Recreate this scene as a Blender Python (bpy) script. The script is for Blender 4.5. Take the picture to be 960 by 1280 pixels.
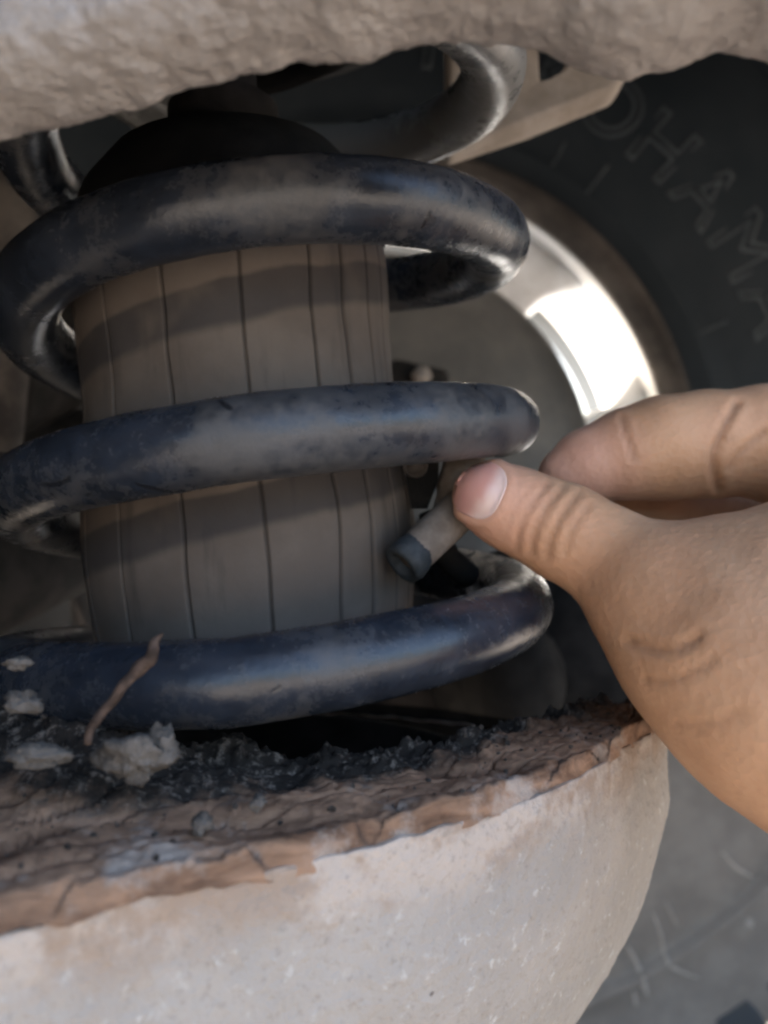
import bpy, bmesh, math, random
import numpy as np
from mathutils import Vector, Matrix
from mathutils.bvhtree import BVHTree

R = math.radians
sc = bpy.context.scene
for o in list(bpy.data.objects):
    bpy.data.objects.remove(o, do_unlink=True)

# ------------------------------------------------------------------ camera
F = 1050.0                                   # focal length in photo pixels (960 px wide)
cd = bpy.data.cameras.new('camera'); cam = bpy.data.objects.new('camera', cd)
sc.collection.objects.link(cam); sc.camera = cam
cam.location = (0, 0, 0); cam.rotation_euler = (R(90), 0, 0)
cd.sensor_fit = 'HORIZONTAL'; cd.sensor_width = 36; cd.lens = 36 * F / 960
cd.clip_start = 0.005; cd.clip_end = 3000
cd.dof.use_dof = True; cd.dof.focus_distance = 0.150; cd.dof.aperture_fstop = 20

# ------------------------------------------------------------------ sky, sun, exposure
SUN_EL, SUN_AZ = 34, -136        # beyond the wheel and to its left
w = bpy.data.worlds.new('World'); sc.world = w; w.use_nodes = True
nt = w.node_tree
sky = nt.nodes.new('ShaderNodeTexSky'); sky.sky_type = 'NISHITA'; sky.sun_disc = False
sky.sun_elevation = R(SUN_EL); sky.sun_rotation = R(180 - SUN_AZ)
sky.air_density = 1.0; sky.dust_density = 6.0; sky.ozone_density = 1.0
bg = nt.nodes['Background']; bg.inputs['Strength'].default_value = 0.15
nt.links.new(sky.outputs['Color'], bg.inputs['Color'])
sd = bpy.data.lights.new('sun', 'SUN'); sd.energy = 5.0; sd.angle = R(4); sd.color = (1.0, 0.985, 0.97)
sun = bpy.data.objects.new('sun', sd); sc.collection.objects.link(sun)
sdir = Vector((math.sin(R(SUN_AZ)) * math.cos(R(SUN_EL)), -math.cos(R(SUN_AZ)) * math.cos(R(SUN_EL)), math.sin(R(SUN_EL))))
sun.rotation_euler = sdir.to_track_quat('Z', 'Y').to_euler()
vs = sc.view_settings
vs.view_transform = 'Standard'; vs.look = 'None'; vs.exposure = 2.72; vs.gamma = 1; vs.use_curve_mapping = False
sc.render.engine = 'CYCLES'
sc.cycles.use_denoising = True
sc.cycles.max_bounces = 8
sc.cycles.filter_width = 2.6

# ------------------------------------------------------------------ helpers
def P(px, py, d):
    """a point seen at photo pixel (px,py), d millimetres in front of the camera -> metres"""
    return np.array([(px - 480) / F * d, d, (640 - py) / F * d]) * 0.001

def _hash(ix, iy, iz):
    h = (ix * 374761393 + iy * 668265263 + iz * 2147483647 * 3 + 1442695040) & 0xffffffff
    h = ((h ^ (h >> 13)) * 1274126177) & 0xffffffff
    h = ((h ^ (h >> 16)) * 2246822519) & 0xffffffff
    return ((h ^ (h >> 15)) & 0xffffff) / float(0xffffff)

def vnoise(p):
    p = np.asarray(p, float); i = np.floor(p).astype(np.int64); f = p - i; f = f * f * (3 - 2 * f)
    r = 0
    for a in (0, 1):
        for b in (0, 1):
            for c in (0, 1):
                wgt = (f[:, 0] if a else 1 - f[:, 0]) * (f[:, 1] if b else 1 - f[:, 1]) * (f[:, 2] if c else 1 - f[:, 2])
                r = r + wgt * _hash(i[:, 0] + a, i[:, 1] + b, i[:, 2] + c)
    return r * 2 - 1

def fbm(p, scale, octaves=4, gain=0.5):
    p = np.asarray(p, float) * scale; s = 0; a = 1
    for k in range(octaves):
        s = s + a * vnoise(p + 17.3 * k); p = p * 2.03; a *= gain
    return s

def mesh_obj(name, V, Fc, mat, parent=None, smooth=True, attrs=None):
    me = bpy.data.meshes.new(name)
    me.from_pydata([tuple(v) for v in V], [], [tuple(f) for f in Fc])
    if smooth: me.polygons.foreach_set('use_smooth', [True] * len(me.polygons))
    if mat: me.materials.append(mat)
    for k, a in (attrs or {}).items():
        at = me.attributes.new(k, 'FLOAT', 'POINT'); at.data.foreach_set('value', np.asarray(a, np.float32))
    me.update()
    o = bpy.data.objects.new(name, me); sc.collection.objects.link(o)
    if parent: o.parent = parent
    return o

def fix_normals(o):
    bm = bmesh.new(); bm.from_mesh(o.data); bmesh.ops.recalc_face_normals(bm, faces=bm.faces); bm.to_mesh(o.data); bm.free()
    return o

def grid_faces(n, m, closed_u=False, closed_v=False):
    """n rows of m verts"""
    fs = []
    for i in range(n if closed_u else n - 1):
        for j in range(m if closed_v else m - 1):
            fs.append((i * m + j, i * m + (j + 1) % m, ((i + 1) % n) * m + (j + 1) % m, ((i + 1) % n) * m + j))
    return fs

def spline(pts, n):
    """Catmull-Rom through pts (k x dims), n samples"""
    pts = np.asarray(pts, float); k = len(pts)
    q = np.vstack([2 * pts[0] - pts[1], pts, 2 * pts[-1] - pts[-2]])
    t = np.linspace(0, k - 1 - 1e-9, n); i = t.astype(int); f = (t - i)[:, None]
    a, b, c, d = q[i], q[i + 1], q[i + 2], q[i + 3]
    return 0.5 * (2 * b + (c - a) * f + (2 * a - 5 * b + 4 * c - d) * f ** 2 + (3 * b - a - 3 * c + d) * f ** 3)

def tube_geo(C, rad, seg=16, cap=True):
    C = np.asarray(C, float); n = len(C); rad = np.broadcast_to(rad, n)
    T = np.gradient(C, axis=0); T /= np.linalg.norm(T, axis=1)[:, None]
    u = np.cross(T[0], [0.13, 0.2, 0.97]); u /= np.linalg.norm(u)
    V = []
    for i in range(n):
        u = u - T[i] * (u @ T[i]); u /= np.linalg.norm(u); v = np.cross(T[i], u)
        a = np.arange(seg) * 2 * math.pi / seg
        V.append(C[i] + rad[i] * (np.cos(a)[:, None] * u + np.sin(a)[:, None] * v))
    V = np.vstack(V); Fc = grid_faces(n, seg, False, True)
    if cap:
        Fc.append(tuple(range(seg - 1, -1, -1))); Fc.append(tuple((n - 1) * seg + j for j in range(seg)))
    return V, Fc

def tube(name, C, rad, mat, parent=None, seg=16):
    V, Fc = tube_geo(C, rad, seg); return fix_normals(mesh_obj(name, V, Fc, mat, parent))

def lathe_geo(prof, seg, axis='Z', closed=False):
    prof = np.asarray(prof, float); a = np.arange(seg) * 2 * math.pi / seg
    V = []
    for r, h in prof:
        if axis == 'Z': V.append(np.stack([r * np.cos(a), r * np.sin(a), np.full(seg, h)], 1))
        else: V.append(np.stack([r * np.sin(a), np.full(seg, h), r * np.cos(a)], 1))
    return np.vstack(V), grid_faces(len(prof), seg, closed, True)

def lathe(name, prof, mat, parent=None, seg=96, axis='Z', closed=False):
    V, Fc = lathe_geo(prof, seg, axis, closed); return fix_normals(mesh_obj(name, V, Fc, mat, parent))

def empty(name, loc=(0, 0, 0), rot=(0, 0, 0)):
    o = bpy.data.objects.new(name, None); sc.collection.objects.link(o)
    o.location = loc; o.rotation_euler = rot; o.empty_display_size = 0.02
    return o

def tag(o, label, cat, group=None):
    o['label'] = label; o['category'] = cat
    if group: o['group'] = group
    return o

def box_geo(c, s, rot=None):
    c = np.asarray(c, float); s = np.asarray(s, float) / 2
    V = np.array([[x, y, z] for x in (-1, 1) for y in (-1, 1) for z in (-1, 1)], float) * s
    if rot is not None: V = V @ np.array(rot).T
    return V + c, [(0, 1, 3, 2), (4, 6, 7, 5), (0, 4, 5, 1), (2, 3, 7, 6), (0, 2, 6, 4), (1, 5, 7, 3)]

def bevel(o, wdt, seg=2):
    bm = bmesh.new(); bm.from_mesh(o.data)
    bmesh.ops.bevel(bm, geom=bm.edges[:] , offset=wdt, segments=seg, affect='EDGES', profile=0.5)
    bm.to_mesh(o.data); bm.free(); return o

# ------------------------------------------------------------------ materials
class M:
    def __init__(s, name, rough=0.7, metal=0.0, spec=0.5):
        s.m = bpy.data.materials.new(name); s.m.use_nodes = True
        s.t = s.m.node_tree; s.n = s.t.nodes; s.b = s.n['Principled BSDF']
        s.b.inputs['Roughness'].default_value = rough; s.b.inputs['Metallic'].default_value = metal
        s.b.inputs['Specular IOR Level'].default_value = spec
        s.co = s.n.new('ShaderNodeTexCoord').outputs['Object']
    def link(s, a, b): s.t.links.new(a, b)
    def noise(s, scale, detail=5, rough=0.6, dist=0.0, co=None):
        n = s.n.new('ShaderNodeTexNoise'); n.inputs['Scale'].default_value = scale; n.inputs['Detail'].default_value = detail
        n.inputs['Roughness'].default_value = rough; n.inputs['Distortion'].default_value = dist
        s.link(co or s.co, n.inputs['Vector']); return n.outputs['Fac']
    def vor(s, scale, feature='F1'):
        n = s.n.new('ShaderNodeTexVoronoi'); n.feature = feature; n.inputs['Scale'].default_value = scale
        s.link(s.co, n.inputs['Vector']); return n.outputs['Distance']
    def stretch(s, v, rot=(0, 0, 0)):
        n = s.n.new('ShaderNodeMapping'); n.inputs['Scale'].default_value = v; n.inputs['Rotation'].default_value = rot
        s.link(s.co, n.inputs['Vector']); return n.outputs['Vector']
    def ramp(s, fac, lo, hi):
        n = s.n.new('ShaderNodeMapRange'); n.interpolation_type = 'SMOOTHSTEP'
        n.inputs['From Min'].default_value = lo; n.inputs['From Max'].default_value = hi
        s.link(fac, n.inputs['Value']); return n.outputs['Result']
    def math(s, op, a, b=None, c=None):
        n = s.n.new('ShaderNodeMath'); n.operation = op
        for k, v in enumerate((a, b, c)):
            if v is None: continue
            if isinstance(v, (int, float)): n.inputs[k].default_value = v
            else: s.link(v, n.inputs[k])
        return n.outputs[0]
    def mix(s, fac, a, b):
        n = s.n.new('ShaderNodeMix'); n.data_type = 'RGBA'
        for k, v in ((0, fac), (6, a), (7, b)):
            if isinstance(v, (int, float)): n.inputs[k].default_value = v
            elif isinstance(v, tuple): n.inputs[k].default_value = (*v, 1)
            else: s.link(v, n.inputs[k])
        return n.outputs[2]
    def attr(s, name):
        n = s.n.new('ShaderNodeAttribute'); n.attribute_name = name; return n.outputs['Fac']
    def sep(s):
        n = s.n.new('ShaderNodeSeparateXYZ'); s.link(s.co, n.inputs[0]); return n.outputs
    def color(s, c):
        if isinstance(c, tuple): s.b.inputs['Base Color'].default_value = (*c, 1)
        else: s.link(c, s.b.inputs['Base Color'])
        return s
    def rough(s, r): s.link(r, s.b.inputs['Roughness']); return s
    def bump(s, h, strength=0.3, dist=0.001):
        n = s.n.new('ShaderNodeBump'); n.inputs['Strength'].default_value = strength; n.inputs['Distance'].default_value = dist
        s.link(h, n.inputs['Height']); s.link(n.outputs['Normal'], s.b.inputs['Normal']); return s

# dusty blue-black spring paint
m = M('spring_paint', 0.4, spec=0.5)
d1 = m.noise(55, 8, 0.72); d2 = m.noise(420, 5, 0.75); d3 = m.noise(90, 5, 0.7, 0.6)
big = m.noise(13, 3, 0.5)
dust = m.ramp(m.math('ADD', m.math('ADD', m.math('MULTIPLY', d1, 0.6), m.math('MULTIPLY', d2, 0.3)), m.math('MULTIPLY', m.math('SUBTRACT', big, 0.42), 0.40)), 0.42, 0.66)
base = m.mix(m.ramp(d3, 0.3, 0.7), (0.010, 0.0135, 0.020), (0.023, 0.029, 0.041))
c = m.mix(m.math('MULTIPLY', dust, 0.55), base, (0.115, 0.108, 0.102))
c = m.mix(m.math('MULTIPLY', m.ramp(m.math('ADD', m.sep()[2], m.math('MULTIPLY', m.math('SUBTRACT', d1, 0.5), 0.03)), 0.078, 0.094), 0.75), c, (0.17, 0.165, 0.155))
chip = m.ramp(m.noise(55, 3, 0.5, 1.5), 0.70, 0.73)
c = m.mix(chip, c, (0.012, 0.013, 0.016))
m.color(c); m.rough(m.math('MULTIPLY_ADD', dust, 0.42, 0.20)); m.bump(m.math('ADD', d2, m.math('MULTIPLY', chip, -0.6)), 0.25, 0.0006)
SPRING = m.m

# air bag: ribbed rubber under brown dust, wiped dark where the coil rubs (helical marks)
PITCH = 0.0396
m = M('bag_rubber', 0.8, spec=0.15)
x, y, z = m.sep()
ang = m.math('DIVIDE', m.math('ARCTAN2', y, x), 2 * math.pi)
wob = m.math('MULTIPLY', m.math('SUBTRACT', m.noise(45, 3), 0.5), 0.0035)
zr = m.math('ADD', m.math('SUBTRACT', m.math('ADD', z, wob), m.math('MULTIPLY', ang, PITCH)), 0.3)
ph = m.math('FRACT', m.math('DIVIDE', zr, PITCH))
MARK = m.n.new('ShaderNodeValue'); MARK.outputs[0].default_value = 0.0; MARK.name = 'mark_phase'
ph = m.math('FRACT', m.math('ADD', ph, MARK.outputs[0]))
mark = m.math('SUBTRACT', m.ramp(ph, 0.36, 0.42), m.ramp(ph, 0.585, 0.615))
mark = m.math('MULTIPLY', mark, m.ramp(m.noise(28, 4, 0.6), 0.22, 0.46))
n1 = m.noise(40, 6, 0.6); n2 = m.noise(500, 3, 0.7); n3 = m.noise(60, 5, 0.6, 0, m.stretch((3, 3, 0.4)))
dusty = m.mix(m.ramp(n1, 0.3, 0.7), (0.092, 0.075, 0.063), (0.126, 0.106, 0.090))
dusty = m.mix(m.math('MULTIPLY', m.ramp(n3, 0.55, 0.75), 0.5), dusty, (0.04, 0.035, 0.032))
c = m.mix(m.math('MULTIPLY', mark, 0.66), dusty, (0.018, 0.020, 0.025))
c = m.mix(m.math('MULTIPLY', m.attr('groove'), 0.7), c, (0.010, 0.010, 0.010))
m.color(c); m.bump(n2, 0.15, 0.0004)
BAG = m.m

def dirt(name, c1, c2, c3, scale=60, rough=0.95, bumpd=0.0012):
    m = M(name, rough, spec=0.2)
    a = m.noise(scale, 7, 0.7); b = m.noise(scale * 7, 4, 0.75); v = m.vor(scale * 9)
    c = m.mix(m.ramp(a, 0.35, 0.65), c1, c2)
    c = m.mix(m.math('MULTIPLY', m.ramp(b, 0.55, 0.72), 0.7), c, c3)
    m.color(c); m.bump(m.math('ADD', m.math('MULTIPLY', a, 1.2), m.math('ADD', b, m.math('MULTIPLY', v, 0.4))), 0.6, bumpd)
    return m.m
MUD = dirt('dried_mud', (0.29, 0.26, 0.238), (0.36, 0.327, 0.30), (0.43, 0.395, 0.365), 90)
CLUMP = dirt('mud_clump', (0.06, 0.053, 0.047), (0.15, 0.132, 0.116), (0.24, 0.215, 0.19), 150)
GRIT = dirt('loose_grit', (0.035, 0.028, 0.023), (0.09, 0.073, 0.06), (0.19, 0.16, 0.135), 160)
DARKDIRT = dirt('dark_dirt', (0.035, 0.03, 0.028), (0.07, 0.06, 0.055), (0.16, 0.14, 0.12), 120)
GROUND = dirt('ground_dirt', (0.24, 0.205, 0.17), (0.30, 0.26, 0.215), (0.36, 0.32, 0.275), 12)

# arm: grey dust on metal, rust towards the rim
m = M('dusty_arm', 0.9, spec=0.25)
a = m.noise(22, 6, 0.6); g = m.noise(320, 4, 0.75); v = m.vor(420); a2 = m.noise(75, 5, 0.65)
c = m.mix(m.ramp(a, 0.35, 0.65), (0.33, 0.295, 0.258), (0.40, 0.355, 0.31))
c = m.mix(m.math('MULTIPLY', m.ramp(g, 0.58, 0.72), 0.75), c, (0.58, 0.55, 0.51))
c = m.mix(m.math('MULTIPLY', m.ramp(a2, 0.60, 0.74), 0.35), c, (0.30, 0.27, 0.25))
c = m.mix(m.ramp(m.noise(260, 2, 0.5, 0.3), 0.745, 0.765), c, (0.13, 0.10, 0.085))
rim = m.ramp(m.math('ADD', m.attr('rim'), m.math('MULTIPLY', m.math('SUBTRACT', m.noise(60, 5, 0.7), 0.5), 0.8)), 0.45, 0.95)
c = m.mix(rim, c, m.mix(m.ramp(a2, 0.42, 0.58), (0.34, 0.25, 0.185), (0.48, 0.40, 0.335)))
c = m.mix(m.math('MULTIPLY', m.ramp(m.noise(210, 4, 0.7), 0.62, 0.72), 0.45), c, (0.54, 0.495, 0.445))
c = m.mix(m.math('MULTIPLY', m.ramp(m.noise(700, 3, 0.7), 0.55, 0.7), 0.5), c, (0.25, 0.215, 0.18))
m.color(c); m.bump(m.math('ADD', g, m.math('MULTIPLY', v, 0.5)), 0.8, 0.0012)
ARM = m.m

# crust on the rim: rusty flakes outside, black oily grit inside
m = M('rust_crust', 0.95, spec=0.2)
u = m.attr('inward')
a = m.noise(70, 7, 0.7); g = m.noise(420, 4, 0.75); st = m.noise(120, 5, 0.6, 0.5, m.stretch((0.25, 0.9, 2.0), (0, 0, R(-35))))
rust = m.mix(m.ramp(st, 0.30, 0.70), (0.10, 0.055, 0.034), (0.36, 0.215, 0.135))
rust = m.mix(m.math('MULTIPLY', m.ramp(a, 0.50, 0.68), 0.75), rust, (0.40, 0.345, 0.295))
grit = m.mix(m.ramp(g, 0.50, 0.68), (0.022, 0.018, 0.015), (0.17, 0.14, 0.115))
k = m.ramp(m.math('ADD', u, m.math('MULTIPLY', m.math('SUBTRACT', a, 0.5), 0.8)), 0.40, 0.66)
c = m.mix(k, rust, grit)
c = m.mix(m.math('MULTIPLY', m.ramp(m.attr('crack'), 0.2, 0.9), 0.55), c, (0.07, 0.05, 0.04))
m.color(c); m.bump(m.math('ADD', st, m.math('MULTIPLY', g, 0.7)), 0.7, 0.0010)
CRUST = m.m

# tyre rubber
m = M('tyre_rubber', 0.7, spec=0.2)
a = m.noise(9, 5, 0.6); g = m.noise(180, 4, 0.7)
c = m.mix(m.ramp(a, 0.35, 0.7), (0.014, 0.020, 0.025), (0.026, 0.033, 0.039))
yy = m.sep()[2]
c = m.mix(m.math('MULTIPLY', m.ramp(m.math('ADD', yy, m.math('MULTIPLY', m.math('SUBTRACT', a, .5), 0.15)), 0.05, -0.2), 0.85), c, m.mix(m.ramp(m.noise(30, 6, 0.7), 0.35, 0.65), (0.155, 0.138, 0.120), (0.20, 0.18, 0.157)))
m.color(c); m.bump(g, 0.2, 0.0008)
TYRE = m.m

m = M('rim_alloy', 0.5, 0.0)
a = m.noise(25, 5, 0.65); g = m.noise(220, 3, 0.7)
c = m.mix(m.math('MULTIPLY', m.ramp(a, 0.42, 0.66), 0.6), (0.82, 0.83, 0.84), (0.58, 0.57, 0.55))
c = m.mix(m.math('MULTIPLY', m.ramp(g, 0.6, 0.72), 0.5), c, (0.2, 0.18, 0.16))
m.color(c); RIM = m.m
m = M('rim_lip_dirty', 0.85, 0.0, 0.15)
a = m.noise(30, 5, 0.65)
m.color(m.mix(m.ramp(a, 0.35, 0.65), (0.04, 0.036, 0.033), (0.085, 0.074, 0.066))); LIP = m.m

def simple(name, c1, c2, scale=60, rough=0.7, metal=0.0, bd=0.0004, spec=0.2):
    m = M(name, rough, metal, spec); a = m.noise(scale, 6, 0.65); g = m.noise(scale * 8, 3, 0.7)
    m.color(m.mix(m.ramp(a, 0.35, 0.65), c1, c2)); m.bump(g, 0.25, bd); return m.m
SHIELD = simple('shield_steel', (0.12, 0.122, 0.12), (0.17, 0.168, 0.16), 22, 0.75)
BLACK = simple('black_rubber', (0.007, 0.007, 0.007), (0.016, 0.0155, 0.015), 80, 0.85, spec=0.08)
DARKMETAL = simple('dirty_dark_steel', (0.012, 0.011, 0.010), (0.032, 0.028, 0.025), 50, 0.85, spec=0.1)
BROWNMETAL = simple('dusty_brown_steel', (0.20, 0.165, 0.135), (0.29, 0.25, 0.215), 50, 0.85)
HOSE = simple('dusty_hose', (0.12, 0.096, 0.077), (0.20, 0.168, 0.142), 130, 0.8)
HOSEEND = simple('hose_end_rubber', (0.018, 0.022, 0.025), (0.045, 0.05, 0.054), 200, 0.6)
CHROME = simple('scratched_steel', (0.35, 0.35, 0.34), (0.5, 0.5, 0.49), 60, 0.3, 0.9)
UNDER = simple('underbody_paint', (0.016, 0.015, 0.014), (0.03, 0.028, 0.026), 12, 0.85)
SHOCK = simple('grimy_shock_paint', (0.035, 0.03, 0.027), (0.10, 0.085, 0.072), 40, 0.75)
WIRE = simple('rusty_wire', (0.03, 0.02, 0.015), (0.11, 0.074, 0.057), 420, 0.85)

# skin
m = M('skin', 0.55, spec=0.3)
a = m.noise(45, 5, 0.6); g = m.noise(900, 3, 0.7); v = m.vor(700)
c = m.mix(m.ramp(a, 0.32, 0.7), (0.43, 0.235, 0.13), (0.54, 0.315, 0.185))
c = m.mix(m.math('MULTIPLY', m.ramp(m.noise(130, 6, 0.7), 0.55, 0.8), 0.5), c, (0.25, 0.12, 0.065))
c = m.mix(m.math('MULTIPLY', m.ramp(m.noise(18, 3, 0.5), 0.45, 0.75), 0.35), c, (0.52, 0.24, 0.15))
c = m.mix(m.math('MULTIPLY', m.attr('pink'), 0.75), c, (0.56, 0.30, 0.235))
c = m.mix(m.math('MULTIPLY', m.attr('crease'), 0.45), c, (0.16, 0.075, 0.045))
m.color(c); m.bump(m.math('ADD', g, m.math('MULTIPLY', v, 0.9)), 0.28, 0.0005)
m.b.inputs['Subsurface Weight'].default_value = 0.08
m.b.inputs['Subsurface Radius'].default_value = (1.0, 0.35, 0.18); m.b.inputs['Subsurface Scale'].default_value = 0.003
SKIN = m.m
m = M('nail', 0.32, spec=0.5)
pale = m.ramp(m.math('ADD', m.attr('pale'), m.math('MULTIPLY', m.math('SUBTRACT', m.noise(160, 3), .5), .3)), 0.50, 0.78)
c = m.mix(pale, (0.56, 0.285, 0.235), (0.66, 0.47, 0.41))
m.color(c); m.b.inputs['Subsurface Weight'].default_value = 0.1; m.b.inputs['Subsurface Scale'].default_value = 0.002
NAIL = m.m

# ------------------------------------------------------------------ the setting
WCX, WCZ = -0.008, 0.026
GZ = WCZ - 0.473
g = mesh_obj('ground', *[([(-400, -400, GZ), (400, -400, GZ), (400, 400, GZ), (-400, 400, GZ)]), [(0, 1, 2, 3)]], GROUND, smooth=False)
g['kind'] = 'structure'

# underbody: floor pan, wheel-arch wall, arch roof and the fender skirt as one pressed sheet with thickness
ub = empty('car_underbody', (0, 0.3, 0.17)); tag(ub, 'dark car underbody and wheel arch above the spring and tyre, with added shading panels at left', 'car body')
prof = [(0.10, 0.172), (0.29, 0.172), (0.31, 0.19), (0.33, 0.44), (0.36, 0.47), (0.84, 0.47), (0.86, 0.455), (0.862, 0.36)]
V = []; nx = 15
for i in range(nx):
    xx = -1.2 + 2.4 * i / (nx - 1)
    for (yy_, zz_) in prof: V.append((xx, yy_ - 0.3, zz_ - 0.17 - (0.35 * min(0.6, max(0, abs(xx) - 0.42)) if zz_ > .3 else 0)))
o = mesh_obj('arch_panel', V, grid_faces(nx, len(prof)), UNDER, ub, smooth=False)
md = o.modifiers.new('thick', 'SOLIDIFY'); md.thickness = 0.003

# unseen box and sheet added left of the spring to shade its interior
V, Fc = box_geo((-0.215, 0.12 - 0.3, 0.02 - 0.17), (0.07, 0.75, 0.31)); o = mesh_obj('side_blocker', V, Fc, UNDER, ub, False); bevel(o, 0.012, 2)
V, Fc = box_geo((-0.31, -0.08 - 0.3, 0.186 - 0.17), (0.50, 0.38, 0.006)); o = mesh_obj('top_blocker', V, Fc, UNDER, ub, False); bevel(o, 0.002, 1)
# ------------------------------------------------------------------ wheel
WY = 0.55
wheel = empty('wheel_assembly', (WCX, WY, WCZ)); tag(wheel, 'dark tyre with raised lettering on an alloy rim behind the spring', 'wheel')
SW = [(0.207, 0.004), (0.212, -0.002), (0.219, -0.004), (0.226, -0.009), (0.228, -0.0095), (0.2295, -0.0085), (0.240, -0.013), (0.255, -0.0175), (0.280, -0.0205), (0.305, -0.0195), (0.325, -0.016),
      (0.345, -0.010), (0.362, -0.003), (0.370, 0.0005), (0.3715, -0.0045), (0.3755, -0.0045), (0.378, 0.006), (0.400, 0.007), (0.424, 0.008), (0.444, 0.012), (0.460, 0.020), (0.468, 0.04)]
prof = SW + [(0.470, 0.08), (0.471, 0.12), (0.470, 0.16), (0.452, 0.20), (0.400, 0.225), (0.36, 0.24), (0.29, 0.252), (0.24, 0.245), (0.215, 0.235), (0.207, 0.225), (0.204, 0.12)]
tyre = lathe('tyre', prof, TYRE, wheel, 180, 'Y', closed=True)
swr = np.array([p[0] for p in SW]); swy = np.array([p[1] for p in SW])
LETTER = simple('worn_letter_rubber', (0.055, 0.065, 0.072), (0.08, 0.092, 0.10), 60, 0.6)
# tread shoulder lugs
bV, bF = box_geo((0, 0, 0), (0.030, 0.05, 0.040)); lug0 = mesh_obj('tread_block', bV, bF, TYRE, tyre, smooth=False); bevel(lug0, 0.003, 1)
for k in range(64):
    o = lug0 if k == 0 else lug0.copy()
    if k: sc.collection.objects.link(o)
    a = 2 * math.pi * k / 64
    o.parent = tyre; rr = 0.448
    o.location = (rr * math.sin(a), 0.0335, rr * math.cos(a)); o.rotation_euler = (R(0), a, R(0))
# raised outline lettering bent on to the sidewall
LETTER_R, LH = 0.2765, 0.037
txt = 'YOKOHAMA'
for i, ch in enumerate(txt):
    cu = bpy.data.curves.new('letter', 'FONT'); cu.body = ch; cu.align_x = 'CENTER'; cu.size = LH / 0.70
    cu.fill_mode = 'NONE'; cu.bevel_depth = 0.0010; cu.bevel_resolution = 1; cu.resolution_u = 5
    to = bpy.data.objects.new('tmp', cu); sc.collection.objects.link(to)
    dg = bpy.context.evaluated_depsgraph_get(); me = bpy.data.meshes.new_from_object(to.evaluated_get(dg))
    n = len(me.vertices); co = np.empty(n * 3); me.vertices.foreach_get('co', co); co = co.reshape(-1, 3)
    ac = R(33.4 + 8.55 * (i - 3))
    rr = LETTER_R + (co[:, 1] - LH / 2); aa = ac + co[:, 0] * 0.98 / LETTER_R
    yv = np.interp(rr, swr, swy) - co[:, 2] * 1.0
    co = np.stack([rr * np.sin(aa), yv, rr * np.cos(aa)], 1)
    me.vertices.foreach_set('co', co.ravel()); me.name = 'letter'; me.materials.clear(); me.materials.append(LETTER)
    bpy.data.objects.remove(to, do_unlink=True)
    lo = bpy.data.objects.new('letter', me); sc.collection.objects.link(lo); lo.parent = tyre; fix_normals(lo)
# small raised size-mark bars under the lettering
for (px_, py_, L) in ((748, 222, 0.020), (893, 408, 0.018), (700, 190, 0.016), (905, 560, 0.02)):
    p = P(px_, py_, 535); dx, dz = p[0] - WCX, p[2] - WCZ; rr = math.hypot(dx, dz); aa = math.atan2(dx, dz)
    Cc = [(q * math.sin(aa), np.interp(q, swr, swy) - 0.0003, q * math.cos(aa)) for q in np.linspace(rr - L / 2, rr + L / 2, 6)]
    tube('sidewall_mark', Cc, 0.0008, LETTER, tyre, 6)
# dried mud splashes low on the sidewall
STREAK = dirt('dry_splash', (0.27, 0.245, 0.215), (0.34, 0.31, 0.275), (0.42, 0.385, 0.345), 150)
for pts, wd in (([(808, 1128), (824, 1165), (836, 1205), (850, 1222), (884, 1236)], 0.0016), ([(780, 1176), (800, 1212), (818, 1262)], 0.002),
                ([(893, 1055), (915, 1080), (945, 1100)], 0.0014), ([(826, 1118), (848, 1162)], 0.0008), ([(942, 1160), (950, 1170)], 0.004), ([(798, 1250), (802, 1272)], 0.0014)):
    L = []
    for px_, py_ in pts:
        p = P(px_, py_, 545); dx, dz = p[0] - WCX, p[2] - WCZ; L.append((math.hypot(dx, dz), math.atan2(dx, dz)))
    L = spline(L, 24); tt = np.linspace(0, 1, 24); V = []
    wv = wd * (np.sin(tt * math.pi) ** 0.6) * (1 + 0.5 * vnoise(np.stack([tt * 9, tt * 0 + wd * 999, tt * 0], 1)))
    for (q, a), ww in zip(L, wv):
        for s_, h in ((-1, -0.0003), (-0.4, 0.0006), (0.4, 0.0006), (1, -0.0003)):
            aa = a + s_ * ww / q; V.append((q * math.sin(aa), np.interp(q, swr, swy) - h, q * math.cos(aa)))
    fix_normals(mesh_obj('mud_splash', V, grid_faces(24, 4), STREAK, tyre))
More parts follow.
